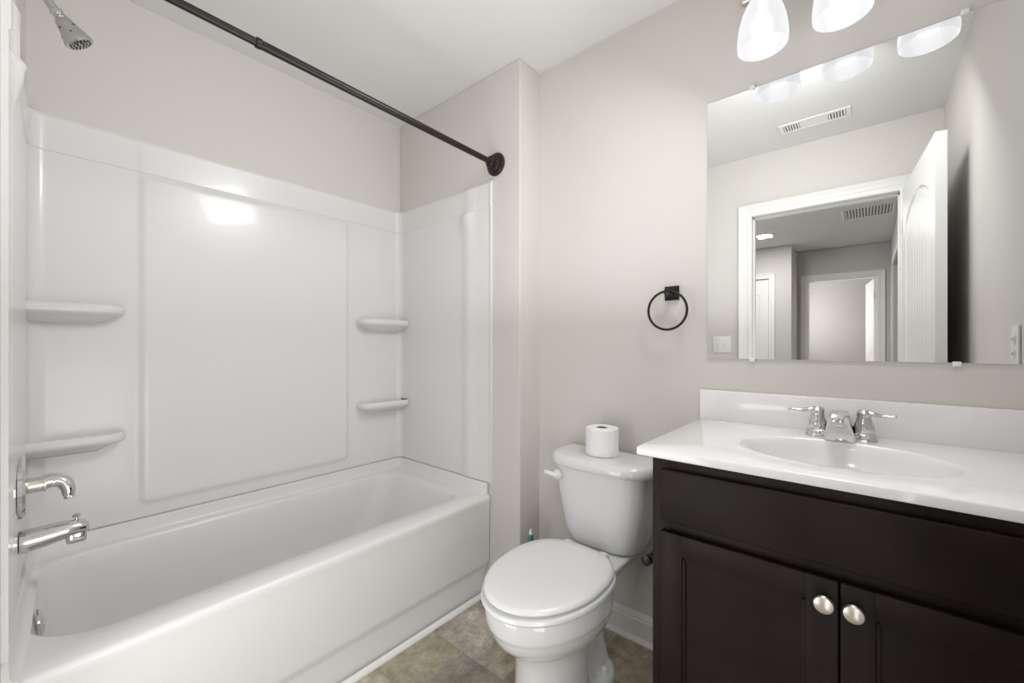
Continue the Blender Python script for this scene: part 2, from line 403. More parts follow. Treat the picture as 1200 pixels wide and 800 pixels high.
# ---------------------------------------------------------------- shower surround (relief swept around three walls)
SZ0, SZ1 = .512, 1.930
def surround():
    t = empty('shower_surround', (.70, 2.05, SZ0), 'glossy white three-wall shower surround with raised centre panel above the bathtub', 'shower surround')
    off = .004
    A = Vector((-.036+off, 1.335)); B = Vector((-.003+off, YB-off)); Cc = Vector((XE-off, YB-off)); D = Vector((XE-off, 1.335))
    r = .035
    path = []   # (pos, normal, seg, local)
    def seg(P, Q, name, trim0, trim1, step=.008):
        L = (Q-P).length; d = (Q-P)/L; n = Vector((d.y, -d.x)); s = trim0
        k = max(2, int((L-trim0-trim1)/step))
        for i in range(k+1):
            s = trim0+(L-trim0-trim1)*i/k; p = P+d*s
            path.append((p, n, name, p))
        return d, n
    def corner(P, d0, n0, d1, n1):
        c = P - d0*r + n0*r
        for i in range(1, 7):
            a = i/7; n = (n0*(math.cos(a*PI/2))+n1*math.sin(a*PI/2)).normalized()
            path.append((c-n*r, n, 'corner', P))
    dA = (B-A).normalized(); nA = Vector((dA.y, -dA.x))
    dB = (Cc-B).normalized(); nB = Vector((dB.y, -dB.x))
    dC = (D-Cc).normalized(); nC = Vector((dC.y, -dC.x))
    seg(A, B, 'left', 0, r); corner(B, dA, nA, dB, nB); seg(B, Cc, 'back', r, r); corner(Cc, dB, nB, dC, nC); seg(Cc, D, 'right', r, 0)
    zs = set()
    z = SZ0
    while z < SZ1: zs.add(round(z, 4)); z += .009
    zs.add(SZ1)
    for e in (-.004, -.0015, .0015, .004): zs.add(round(1.808+e, 4))
    for e in (.002, .006, .012): zs.add(round(SZ1-e, 4)); zs.add(round(SZ0+e, 4))
    zs = sorted(zs)
    def disp(name, p, z):
        d = 0.
        if name != 'side': d += .0035*sst(1.8065, 1.8095, z)          # the upper band stands a little proud
        if name == 'back':
            x = p.x
            q = min(x-.262, 1.100-x)
            bandx = sst(0, .02, q)
            # rounded-rectangle raised centre panel
            cx, cz, hx, hz, rr = .685, 1.180, .412, .622, .03
            ax = max(abs(x-cx)-(hx-rr), 0); az = max(abs(z-cz)-(hz-rr), 0)
            sd = math.hypot(ax, az)-rr + min(max(abs(x-cx)-(hx-rr), abs(z-cz)-(hz-rr)), 0)
            d += .0105*(1-sst(-.016, .004, sd))
            d += .003*bandx*sst(1.79, 1.80, z)
        if name in ('left', 'right'):
            y = p.y
            wide = sst(1.69, 1.80, z)*(1-sst(1.806, 1.812, z)); up = sst(1.800, 1.812, z)
            lo, hi, bu = (.004, .0114, .0205) if name == 'left' else (.009, .007, .018)
            h = lo+(hi-lo)*up+(bu-lo)*wide
            e = .012*wide-.010*up
            d += .003*(1-sst(1.44, 1.47, y)) + h*sst(1.428+e*.2, 1.484+e, y)*(1-sst(1.492+e, 1.56+e, y))
            if y < 1.352: d += .004*(1-sst(1.340, 1.352, y))
        # eased top edge
        d -= .006*sst(SZ1-.012, SZ1, z)
        return d
    bm = bmesh.new()
    g = []
    for z in zs:
        g.append([bm.verts.new((p.x+n.x*disp(nm, q, z), p.y+n.y*disp(nm, q, z), z)) for p, n, nm, q in path])
    for a, b_ in zip(g, g[1:]):
        for i in range(len(path)-1): bm.faces.new((a[i], a[i+1], b_[i+1], b_[i]))
    # returns to the wall: top, front edges
    W = 0.0035
    def back(p, n): return (p.x-n.x*W, p.y-n.y*W)
    top = [bm.verts.new((*back(p, n), SZ1)) for p, n, _, _ in path]
    for i in range(len(path)-1): bm.faces.new((g[-1][i], g[-1][i+1], top[i+1], top[i]))
    bot = [bm.verts.new((*back(p, n), SZ0)) for p, n, _, _ in path]
    for i in range(len(path)-1): bm.faces.new((g[0][i], bot[i], bot[i+1], g[0][i+1]))
    for idx in (0, -1):
        col = [bm.verts.new((*back(path[idx][0], path[idx][1]), z)) for z in zs]
        for k in range(len(zs)-1):
            bm.faces.new((g[k][idx], g[k+1][idx], col[k+1], col[k]))
    bmesh.ops.remove_doubles(bm, verts=bm.verts, dist=1e-6)
    finish('wall_panel', bm, 'acrylic', t, angle=40)
    # moulded shelves
    def shelf(x0, x1, free, z0, z1, name='shelf'):
        """bar shelf on the back wall; free = +1: rounded end towards +X, -1: towards -X"""
        y1 = YB-.002; dep = .092
        def ring(ins, z, dropy=0):
            pts = []
            rr = .055-ins*.5; d_ = dep-ins-dropy
            xa, xb = (x0, x1-ins) if free > 0 else (x0+ins, x1)
            yf = y1-d_
            rr = min(rr, d_*.8)
            if free > 0:
                pts = [(xa, y1, z), (xa, yf, z)]
                for i in range(11):
                    a = -PI/2+i/10*PI/2; pts.append((xb-rr+rr*math.cos(a), yf+rr+rr*math.sin(a), z))
                pts.append((xb, y1, z))
            else:
                pts = [(xb, y1, z), (xb, yf, z)]
                for i in range(11):
                    a = -PI/2-i/10*PI/2; pts.append((xa+rr+rr*math.cos(a), yf+rr+rr*math.sin(a), z))
                pts.append((xa, y1, z))
            return pts
        bm = bmesh.new()
        h = z1-z0
        loft(bm, [ring(.066, z1-.062), ring(.042, z1-.048), ring(.016, z1-.036), ring(.004, z1-.030), ring(.0005, z1-.024), ring(0, z1-.014), ring(.0015, z1-.006), ring(.007, z1), ring(.014, z1-.001), ring(.022, z1-.005), ring(.04, z1-.006)])
        finish(name, bm, 'acrylic', t, angle=50)
    shelf(-.006, .231, 1, 1.250, 1.298); shelf(-.006, .231, 1, .800, .850)
    shelf(1.143, 1.412, -1, 1.236, 1.298); shelf(1.143, 1.412, -1, .785, .850)
    return t
surround()

# ---------------------------------------------------------------- bathtub
def bathtub():
    t = empty('bathtub', (.70, 1.71, 0), 'white alcove bathtub with plain apron under the shower surround', 'bathtub')
    x0, x1, y0, y1 = -.031, XE-.003, 1.352, YB-.004
    cx, cy, hx, hy = (x0+x1)/2, (y0+y1)/2, (x1-x0)/2, (y1-y0)/2
    ZR = .455
    n = 10
    def R(xa, xb, ya, yb, r, z, k=n): return rrect((xa+xb)/2, (ya+yb)/2, (xb-xa)/2, (yb-ya)/2, r, z, k)
    rings = [
        R(x0, x1, y0+.018, y1, .004, 0), R(x0, x1, y0+.018, y1, .004, .105), R(x0, x1, y0+.014, y1, .004, .118), R(x0, x1, y0+.004, y1, .004, .136),
        R(x0, x1, y0, y1, .004, .150), R(x0, x1, y0-.001, y1, .004, ZR-.060), R(x0, x1, y0-.006, y1, .004, ZR-.034), R(x0, x1, y0-.009, y1, .005, ZR-.016), R(x0, x1, y0-.006, y1, .008, ZR-.005), R(x0, x1, y0+.003, y1, .012, ZR),
        R(x0+.008, x1-.02, y0+.04, y1-.012, .03, ZR+.001),
        R(-.020, 1.335, 1.448, 2.040, (.10, .14, .17, .07), ZR+.0),
        R(-.014, 1.326, 1.454, 2.034, (.10, .138, .167, .07), ZR-.004), R(-.010, 1.318, 1.460, 2.029, (.10, .136, .16, .072), ZR-.014),
        R(-.004, 1.300, 1.466, 2.022, (.10, .13, .15, .08), ZR-.05), R(.018, 1.230, 1.480, 2.008, (.11, .13, .14, .10), ZR-.18), R(.06, 1.150, 1.492, 1.994, .12, ZR-.29),
        R(.09, 1.10, 1.515, 1.970, .11, ZR-.345), R(.14, 1.05, 1.56, 1.92, .10, ZR-.365), R(.4, .7, 1.70, 1.78, .03, ZR-.370)]
    bm = bmesh.new(); loft(bm, rings, True, True)
    for v in bm.verts: v.co.x += (v.co.y-1.345)*.0443*max(0, 1-(v.co.x-x0)/.35)
    finish('tub_shell', bm, 'acrylic', t, angle=50)
    # tiling lip along three walls, below the surround
    bm = bmesh.new()
    prof = [(.0, ZR-.002), (.030, ZR), (.018, ZR+.004), (.012, ZR+.012), (.010, .500), (.007, .5075), (0, .5085)]
    def sweep(path):
        rr = []
        for (p, nrm) in path:
            rr.append([(p[0]+nrm[0]*a, p[1]+nrm[1]*a, z) for a, z in prof])
        loft(bm, rr, True, True)
    path = [((-.0355, 1.346), (1, 0)), ((-.002, 2.03), (1, 0))]
    for i in range(1, 8):
        a = i/8*PI/2; path.append(((.034-.036*math.cos(a), 2.038+.036*math.sin(a)), (math.cos(a), -math.sin(a))))
    path += [((.034, YB-.004), (0, -1)), ((1.38, YB-.004), (0, -1))]
    for i in range(1, 8):
        a = i/8*PI/2; path.append(((1.38+.036*math.sin(a), 2.038+.036*math.cos(a)), (-math.sin(a), -math.cos(a))))
    path += [((XE-.004, 2.03), (-1, 0)), ((XE-.004, 1.46), (-1, 0)), ((XE-.004, 1.40), (-1, 0)), ((XE-.004, 1.362), (-1, 0))]
    sweep(path)
    finish('tile_lip', bm, 'acrylic', t, angle=50)
    bm = bmesh.new()
    lathe(bm, [(.036, 0), (.036, .004), (.030, .009), (.012, .011), (.0, .011)], (.020, 1.74, .392), (1, 0, .12))
    for s in (-1, 1): lathe(bm, [(.004, 0), (.004, .013), (0, .014)], (.020, 1.74+s*.018, .392), (1, 0, .12), 12)
    finish('overflow_plate', bm, 'chrome', t)
    bm = bmesh.new(); lathe(bm, [(.035, 0), (.035, .003), (.028, .005), (.02, .003), (.018, .012), (0, .014)], (.24, 1.74, .0865))
    finish('drain', bm, 'chrome', t)
    return t
bathtub()

# ---------------------------------------------------------------- tub and shower fittings on the left end
YS = 1.72
def tub_spout():
    t = empty('tub_spout', (-.010, YS, .63), 'chrome bathtub spout with pull-up diverter knob on the left end of the surround', 'spout')
    bm = bmesh.new()
    pth = [(-.014, 0, .000), (.0, 0, .0), (.03, 0, .002), (.07, 0, .006), (.095, 0, .006), (.110, 0, .004), (.117, 0, .000)]
    sec = [(.030, .030), (.030, .030), (.029, .029), (.026, .025), (.024, .0235), (.020, .020), (.010, .012)]
    rr = []
    for (x, y, z), (a, b_) in zip(pth, sec):
        rr.append([(x, YS+a*math.cos(k/24*2*PI), .632+z+b_*math.sin(k/24*2*PI)) for k in range(24)])
    loft(bm, rr)
    box(bm, .070, .112, YS-.020, YS+.020, .598, .634, .008, 3)
    finish('spout_body', bm, 'chrome', t)
    one('diverter_knob', 'chrome', lambda bm: lathe(bm, [(.004, 0), (.004, .012), (.009, .015), (.010, .019), (.006, .022), (0, .022)], (.092, YS, .655)), t)
tub_spout()
def valve():
    t = empty('shower_valve', (-.010, YS, .779), 'round chrome shower valve plate with curved lever above the tub spout', 'shower valve')
    one('escutcheon', 'chrome', lambda bm: lathe(bm, [(.083, -.006), (.083, .002), (.078, .008), (.060, .012), (.035, .014), (.034, .014)], (-.011, YS, .779), 'x', 40), t)
    bm = bmesh.new(); lathe(bm, [(.020, .010), (.020, .036), (.022, .038), (.022, .042), (.0, .042)], (-.009, YS, .779), 'x')
    finish('valve_stem', bm, 'nickel', t)
    bm = bmesh.new()
    p = smooth_path([(.026, YS, .780), (.045, YS, .784), (.064, YS-.004, .778), (.074, YS-.010, .760), (.076, YS-.012, .742), (.078, YS-.012, .730)])
    n = len(p); tube(bm, p, [.021-.010*(i/(n-1))**1.2 if i < n-6 else .0105+.002*math.sin((i-n+6)/5*PI) for i in range(n)], 18)
    finish('lever', bm, 'chrome', t)
valve()
def shower_head():
    t = empty('wall_shower', (0, YS, 2.10), 'satin chrome shower head on a bent arm above the left end of the tub', 'shower head')
    bm = bmesh.new(); tube(bm, smooth_path([(-.02, YS, 2.155), (0, YS, 2.152), (.022, YS, 2.135), (.040, YS, 2.108), (.052, YS, 2.090)]), .0105, 16)
    lathe(bm, [(.028, 0), (.027, .004), (.018, .010), (.012, .012)], (-.010, YS, 2.154), 'x')
    finish('shower_arm', bm, 'satin', t)
    d = Vector((.048, 0, -.068)).normalized(); o = Vector((.050, YS, 2.094))
    one('swivel_collar', 'chrome', lambda bm: lathe(bm, [(.013, 0), (.015, .003), (.015, .010), (.012, .013), (.015, .016), (.016, .020), (.012, .024)], o, d), t)
    def f(bm):
        lathe(bm, [(.013, .020), (.019, .027), (.0215, .038), (.025, .052), (.031, .070), (.034, .079), (.034, .084), (.031, .087), (.029, .0865)], o, d)
    one('head', 'satin', f, t)
    u0 = Vector((0, 1, 0)); v0 = d.cross(u0)
    for k in range(8):
        a = k/8*2*PI+.3; rad = (u0*math.cos(a)+v0*math.sin(a))
        one('slot', 'dark', lambda bm: lathe(bm, [(.0022, 0), (.0022, .0012), (0, .0014)], o+d*(.045 if k % 2 else .062)+rad*(.0228 if k % 2 else .0278), rad, 10), t)
    def f(bm):
        lathe(bm, [(.029, .0855), (.0, .0865)], o, d)
        u = Vector((0, 1, 0)); v = d.cross(u)
        for rad, k in ((.008, 6), (.016, 12), (.0235, 18)):
            for i in range(k):
                a = i/k*2*PI; lathe(bm, [(.0018, .086), (.0014, .089), (0, .0892)], o+(u*math.cos(a)+v*math.sin(a))*rad, d, 8)
    one('spray_face', 'dark', f, t)
shower_head()

# ---------------------------------------------------------------- shower rod
def shower_rod():
    t = empty('shower_rod', (.7, 1.31, 2.005), 'dark bronze telescoping shower curtain rod spanning above the bathtub', 'shower rod')
    zl, zr = 2.022, 1.998
    def P(x): return (x, 1.31, zl+(zr-zl)*(x+.074)/(XE+.074))
    one('inner_tube', 'bronze', lambda bm: tube(bm, [P(-.07), P(.45)], .0108, 20), t)
    one('outer_tube', 'bronze', lambda bm: (tube(bm, [P(.418), P(.422), P(XE-.02)], [.0115, .0128, .0128], 20), tube(bm, [P(.418), P(.420), P(.432), P(.434)], [.0125, .0145, .0145, .0127], 20)), t)
    prof = [(.052, 0), (.052, .008), (.048, .013), (.040, .016), (.040, .024), (.036, .029), (.026, .032), (.024, .048), (.018, .054), (.0125, .056), (.012, .056)]
    one('flange', 'bronze', lambda bm: lathe(bm, prof, P(XE-.0005), (-1, 0, 0), 40), t)
    one('flange', 'bronze', lambda bm: lathe(bm, prof, P(XL+.0005), (1, 0, 0), 40), t)
shower_rod()

# ---------------------------------------------------------------- toilet
TY = .772
def toilet():
    t = empty('toilet', (1.2, TY, 0), 'white two-piece toilet with closed lid between bathtub and vanity', 'toilet')
    def egg(xf, xb, hy, z, pb=2.6, n=48, split=.56):
        xc = xb-(xb-xf)*(1-split); pts = []
        for i in range(n):
            a = i/n*2*PI; c, s = math.cos(a), math.sin(a)
            if c >= 0:   # back half
                e = 2/pb
                x = xc+(xb-xc)*(abs(c)**e); y = hy*math.copysign(abs(s)**e, s)
            else:
                x = xc+(xc-xf)*c; y = hy*s
            pts.append((x, TY+y, z))
        return pts
    # bowl + pedestal
    bm = bmesh.new()
    loft(bm, [egg(.950, 1.24, .116, 0, 2.4), egg(.947, 1.24, .118, .010, 2.4), egg(.954, 1.24, .112, .05, 2.4), egg(.962, 1.23, .106, .12, 2.4), egg(.963, 1.23, .106, .19, 2.4),
              egg(.955, 1.25, .110, .232, 2.4), egg(.938, 1.28, .122, .250, 2.4), egg(.912, 1.31, .140, .266, 2.3), egg(.888, 1.32, .156, .284, 2.2), egg(.870, 1.318, .167, .306, 2.2), egg(.861, 1.316, .173, .328, 2.2), egg(.8585, 1.316, .1745, .336, 2.2), egg(.853, 1.315, .1775, .342, 2.2), egg(.851, 1.31, .1785, .350, 2.2), egg(.850, 1.31, .179, .388, 2.2), egg(.853, 1.308, .176, .396, 2.2), egg(.87, 1.30, .165, .398, 2.2)])
    # rear trapway and the deck that carries the tank
    loft(bm, [rrect(1.29, TY, .11, .085, .06, .0, 8), rrect(1.28, TY, .10, .070, .05, .06, 8), rrect(1.28, TY, .085, .058, .045, .14, 8), rrect(1.30, TY, .08, .055, .045, .22, 8), rrect(1.34, TY, .10, .066, .04, .30, 8), rrect(1.39, TY, .135, .100, .035, .350, 8), rrect(1.39, TY, .140, .122, .04, .368, 8), rrect(1.39, TY, .142, .125, .04, .392, 8), rrect(1.39, TY, .138, .121, .04, .397, 8)])
    # foot flange
    loft(bm, [rrect(1.285, TY, .104, .114, .10, 0, 8), rrect(1.285, TY, .104, .114, .10, .022, 8), rrect(1.285, TY, .098, .108, .094, .033, 8), rrect(1.285, TY, .07, .088, .05, .043, 8)])
    finish('bowl', bm, 'porc', t, angle=45)
    bm = bmesh.new()
    loft(bm, [egg(.866, 1.296, .164, .3975, 2.6), egg(.852, 1.300, .176, .4015, 2.6), egg(.840, 1.302, .183, .4045, 2.6), egg(.835, 1.303, .186, .411, 2.6), egg(.838, 1.302, .184, .419, 2.6), egg(.85, 1.30, .176, .4225, 2.6)])
    finish('seat_ring', bm, 'seat', t, angle=50)
    bm = bmesh.new()
    loft(bm, [egg(.872, 1.290, .158, .4225, 2.6), egg(.856, 1.294, .170, .4275, 2.6), egg(.846, 1.298, .178, .4295, 2.6), egg(.843, 1.299, .180, .434, 2.6), egg(.847, 1.297, .178, .4405, 2.6), egg(.860, 1.29, .168, .4455, 2.5), egg(.91, 1.255, .13, .4490, 2.4), egg(.99, 1.18, .07, .4500, 2.2)])
    finish('lid', bm, 'seat', t, angle=60)
    for s in (-1, 1):
        one('hinge_cap', 'seat', lambda bm: loft(bm, [rrect(1.305, TY+s*.072, .020, .018, .010, .397), rrect(1.305, TY+s*.072, .020, .018, .010, .425), rrect(1.302, TY+s*.072, .014, .013, .008, .433)]), t)
        one('bolt_cap', 'porc', lambda bm: lathe(bm, [(.015, .030), (.014, .045), (.012, .056), (.006, .061), (0, .062)], (1.285, TY+s*.088, 0)), t)
    # tank
    def dring(xb, dep, hy, z, p=3.2, n=28, bx=.02):
        pts = []
        for i in range(n+1):
            a = PI*i/n; c, s = math.cos(a), math.sin(a); e = 2/p
            pts.append((xb-dep*(abs(s)**e), TY+hy*math.copysign(abs(c)**e, c), z))
        # y goes + to - along the front; close along the back with rounded corners
        pts += [(xb+bx*.7, TY-hy*.97, z), (xb+bx, TY-hy*.90, z), (xb+bx, TY+hy*.90, z), (xb+bx*.7, TY+hy*.97, z)]
        return pts
    bm = bmesh.new()
    loft(bm, [dring(1.50, .105, .125, .392, 3.0), dring(1.505, .122, .140, .396, 3.2), dring(1.51, .138, .152, .410, 3.4), dring(1.515, .152, .165, .45, 3.8), dring(1.52, .162, .176, .52, 4), dring(1.522, .172, .188, .60, 4.2), dring(1.523, .180, .198, .69, 4.2)])
    finish('tank', bm, 'porc', t, angle=50)
    bm = bmesh.new()
    loft(bm, [dring(1.523, .183, .202, .690, 3.4), dring(1.525, .196, .219, .694, 3.4), dring(1.525, .199, .222, .703, 3.4), dring(1.525, .198, .221, .717, 3.4), dring(1.525, .193, .217, .727, 3.4), dring(1.525, .184, .209, .733, 3.3), dring(1.52, .168, .19, .7355, 3.2), dring(1.50, .10, .12, .736, 2.8)])
    finish('tank_lid', bm, 'porc', t, angle=60)
    bm = bmesh.new()
    yl = TY+.150; zl = .655
    lathe(bm, [(.021, .0), (.021, .006), (.017, .012), (.012, .018), (0, .019)], (1.352, yl-.004, zl), (-1, 0, 0))
    p = smooth_path([(1.335, yl-.010, zl+.000), (1.328, yl+.004, zl+.003), (1.324, yl+.020, zl+.006), (1.324, yl+.040, zl+.008)])
    n = len(p); tube(bm, p, [.0095-.002*i/n for i in range(n)], 14)
    finish('flush_lever', bm, 'plastic', t)
    return t
toilet()

def tp_roll():
    t = empty('toilet_paper_roll', (1.452, .782, .736), 'white toilet paper roll standing upright on the toilet tank lid', 'toilet paper')
    cx, cy, z0, h, r = 1.452, .782, .7365, .104, .062
    bm = bmesh.new()
    prof = [(.0215, 0), (r-.003, 0), (r, .003)] + [(r+.0006*math.sin(i*1.7), .003+(h-.006)*i/10) for i in range(1, 10)] + [(r, h-.003), (r-.003, h), (.0215, h), (.0215, 0)]
    lathe(bm, prof, (cx, cy, z0), 'z', 48)
    # loose sheet edge
    a0 = math.radians(-112)
    pts = []
    for z in (z0+.001, z0+h-.001):
        pts.append([(cx+(r+.0025+.004*(i/8)**2)*math.cos(a0+i*.05), cy+(r+.0025+.004*(i/8)**2)*math.sin(a0+i*.05), z) for i in range(9)] +
                   [(cx+(r-.001)*math.cos(a0+i*.05), cy+(r-.001)*math.sin(a0+i*.05), z) for i in range(8, -1, -1)])
    loft(bm, pts)
    finish('paper', bm, 'paper', t, angle=40)
    one('core', 'card', lambda bm: lathe(bm, [(.0195, .001), (.0213, .001), (.0213, h-.001), (.0195, h-.001), (.0195, .001)], (cx, cy, z0), 'z', 32), t)
tp_roll()

def brush():
    t = empty('toilet_brush', (1.425, 1.105, 0), 'teal and white handled toilet brush standing in the corner behind the toilet', 'toilet brush')
    x, y = 1.402, 1.094
    one('holder', 'plastic', lambda bm: lathe(bm, [(.045, 0), (.045, .004), (.040, .05), (.036, .10), (.034, .115), (.031, .115), (.03, .01)], (x, y, 0)), t)
    one('handle', 'plastic', lambda bm: tube(bm, [(x, y, .02), (x, y, .25), (x, y, .30), (x, y, .355), (x, y, .372)], [.006, .006, .009, .0085, .003], 14), t)
    one('grip', 'teal', lambda bm: tube(bm, [(x, y, .255), (x, y, .27), (x, y, .30), (x, y, .335), (x, y, .350)], [.009, .012, .0135, .012, .0095], 16), t)
brush()

# ---------------------------------------------------------------- vanity cabinet
VX = 1.036; VY0, VY1 = YN+.006, .415
def vanity():
    t = empty('vanity_cabinet', (1.3, .055, 0), 'espresso brown two-door bathroom vanity cabinet under the white sink top', 'cabinet')
    def f(bm):
        box(bm, VX+.019, XW-.002, VY0, VY0+.016, 0, .876); box(bm, VX+.019, XW-.016, VY1-.016, VY1, 0, .876, .001)
        box(bm, XW-.016, XW-.006, VY0+.016, VY1-.016, .1, .876); box(bm, VX+.07, XW-.016, VY0+.016, VY1-.016, .09, .105)
        box(bm, VX+.07, VX+.082, VY0+.016, VY1-.016, 0, .09)
    one('body', 'wood', f, t, smooth=False)
    def f(bm):
        box(bm, VX, VX+.019, VY0, VY0+.045, .09, .876, .0012); box(bm, VX, VX+.019, VY1-.045, VY1, 0, .876, .0012)
        box(bm, VX+.0004, VX+.019, VY0+.045, VY1-.045, .835, .876, .0012); box(bm, VX+.0004, VX+.019, VY0+.045, VY1-.045, .69, .735, .0012); box(bm, VX+.0004, VX+.019, VY0+.045, VY1-.045, .09, .13, .0012)
        box(bm, VX+.0004, VX+.019, .020, .060, .13, .69, .0012)
    one('face_frame', 'wood', f, t)
    y0, y1 = VY0+.026, VY1-.026
    one('drawer_front', 'wood', lambda bm: box(bm, VX-.0185, VX-.0005, y0, y1, .727, .854, .0035, 3), t)
    def door(ya, yb, ky):
        z0, z1 = .115, .702; st = .052
        def f(bm):
            X0, X1 = VX-.0185, VX-.0005
            box(bm, X0, X1, ya, ya+st, z0, z1, .0022); box(bm, X0, X1, yb-st, yb, z0, z1, .0022)
            box(bm, X0, X1, ya+st-.002, yb-st+.002, z0, z0+st, .0022); box(bm, X0, X1, ya+st-.002, yb-st+.002, z1-st, z1, .0022)
            # inner bead
            for k, (a, b_, c, d) in enumerate(((ya+st-.002, ya+st+.007, z0+st, z1-st), (yb-st-.007, yb-st+.002, z0+st, z1-st), (ya+st, yb-st, z0+st-.002, z0+st+.007), (ya+st, yb-st, z1-st-.007, z1-st+.002))):
                box(bm, X0+.0045, X1, a, b_, c, d, .0015)
            box(bm, X0+.0095, X1, ya+st, yb-st, z0+st, z1-st)
        d = one('door', 'wood', f, t)
        kb = bmesh.new(); lathe(kb, [(.0075, 0), (.006, .004), (.0055, .014), (.009, .017), (.0165, .019), (.0172, .022), (.0155, .0255), (.008, .028), (0, .0285)], (VX-.018, ky, .660), (-1, 0, 0), 32)
        finish('knob', kb, 'nickel', d)
    mid = .0405
    door(mid+.0015, y1, .0635); door(y0, mid-.0015, .0185)
vanity()

# ---------------------------------------------------------------- sink top
def sinktop():
    t = empty('sink_countertop', (1.3, .07, .878), 'white cultured marble countertop with moulded oval sink and backsplash', 'countertop')
    x0, x1, y0, y1 = 1.019, XW-.001, YN+.002, .450
    zt, zb = .900, .878
    cx, cy, ax, ay = 1.272, .056, .150, .206
    N = 96
    def rect(ins, z):
        pts = []
        for i in range(N):
            a = (i+.5)/N*2*PI; c, s = math.cos(a), math.sin(a)
            X0, X1, Y0, Y1 = x0+ins, x1, y0, y1-ins
            k = min(((X1 if c > 0 else X0)-cx)/c if abs(c) > 1e-9 else 1e9, ((Y1 if s > 0 else Y0)-cy)/s if abs(s) > 1e-9 else 1e9)
            pts.append([cx+k*c, cy+k*s, z])
        for tx in (X0, X1):
            for ty in (Y0, Y1):
                q = min(pts, key=lambda p: (p[0]-tx)**2+(p[1]-ty)**2); q[0], q[1] = tx, ty
        return [tuple(p) for p in pts]
    def ell(f, z, sh=0):
        return [(cx+sh+ax*f*math.cos((i+.5)/N*2*PI), cy+ay*f*math.sin((i+.5)/N*2*PI), z) for i in range(N)]
    bm = bmesh.new()
    loft(bm, [ell(1.03, zb), rect(0.003, zb), rect(.0008, zb+.001), rect(0, zb+.003), rect(0, zt-.0035), rect(.001, zt-.001), rect(.003, zt), ell(1.06, zt), ell(1.035, zt-.0005), ell(1.01, zt-.003)], False, False)
    finish('counter_slab', bm, 'marble', t, angle=50)
    bm = bmesh.new()
    loft(bm, [ell(1.01, zt-.003), ell(.985, zt-.009), ell(.965, zt-.022), ell(.93, zt-.05), ell(.85, zt-.085), ell(.70, zt-.115), ell(.45, zt-.132), ell(.2, zt-.138), ell(.11, zt-.139)], False, True)
    sk = finish('sink_basin', bm, 'marble', t, angle=60)
    bm = bmesh.new(); lathe(bm, [(.030, 0), (.030, .002), (.024, .004), (.02, .002), (.018, .006), (0, .009)], (cx, cy, zt-.1375))
    finish('drain', bm, 'chrome', sk)
    one('backsplash', 'marble', lambda bm: box(bm, XW-.019, XW-.0005, y0, y1, zt-.001, 1.003, .003, 2), t)
sinktop()

def faucet():
    fx, fy = 1.478, .057
    t = empty('sink_faucet', (fx, fy, .90), 'chrome two-handle centerset faucet behind the oval sink', 'faucet')
    def f(bm):
        loft(bm, [rrect(fx, fy, .027, .080, .024, .9005), rrect(fx, fy, .027, .080, .024, .908), rrect(fx, fy, .024, .077, .022, .914), rrect(fx, fy, .018, .07, .017, .916)])
    one('base_plate', 'chrome', f, t)
    def f(bm):
        rings = []
        for z, xa, xb, hw in ((.9005, 1.425, 1.500, .036), (.912, 1.422, 1.500, .034), (.930, 1.408, 1.498, .0295), (.948, 1.388, 1.495, .0255), (.960, 1.372, 1.49, .0235), (.972, 1.366, 1.484, .022), (.978, 1.372, 1.475, .019)):
            rings.append(rrect((xa+xb)/2, fy, (xb-xa)/2, hw, .009, z, 6))
        loft(bm, rings)
        box(bm, 1.362, 1.384, fy-.013, fy+.013, .950, .972, .004, 2)
    one('spout', 'chrome', f, t, angle=40)
    for s in (1, -1):
        hy = fy+s*.051
        def f(bm):
            lathe(bm, [(.027, 0), (.0265, .010), (.023, .014), (.0225, .016), (.0235, .018), (.022, .034), (.0175, .048), (.0155, .056), (.0165, .060), (.0165, .068), (.011, .075), (0, .077)], (fx, hy, .908))
            p = smooth_path([(fx, hy, .974), (fx-.006, hy+s*.016, .975), (fx-.010, hy+s*.038, .971), (fx-.013, hy+s*.060, .972), (fx-.014, hy+s*.068, .973)])
            n = len(p); tube(bm, p, [.010-.0045*math.sin(min(1, i/n*1.3)*PI/2)+.002*sst(.7, .95, i/n) if i < n-2 else .0045 for i in range(n)], 14, squash=.75)
        one('handle', 'chrome', f, t)
faucet()

# ---------------------------------------------------------------- mirror
def mirror():
    y0, y1, z0, z1 = YN+.006, .428, 1.113, 2.008
    t = empty('wall_mirror', (XW, .06, z0), 'large frameless wall mirror above the vanity backsplash', 'mirror')
    one('glass', 'mirror', lambda bm: box(bm, XW-.006, XW-.0006, y0, y1, z0, z1, .0008, 1), t, smooth=False)
    for y, z, s in ((.288, z1, 1), (-.190, z1, 1), (.288, z0, -1), (-.176, z0, -1)):
        one('mirror_clip', 'clear', lambda bm: (box(bm, XW-.012, XW-.0062, y-.008, y+.008, min(z-s*.004, z+s*.009), max(z-s*.004, z+s*.009), .002), box(bm, XW-.0062, XW-.0002, y-.008, y+.008, min(z+s*.0015, z+s*.009), max(z+s*.0015, z+s*.009), .001)), t)
mirror()

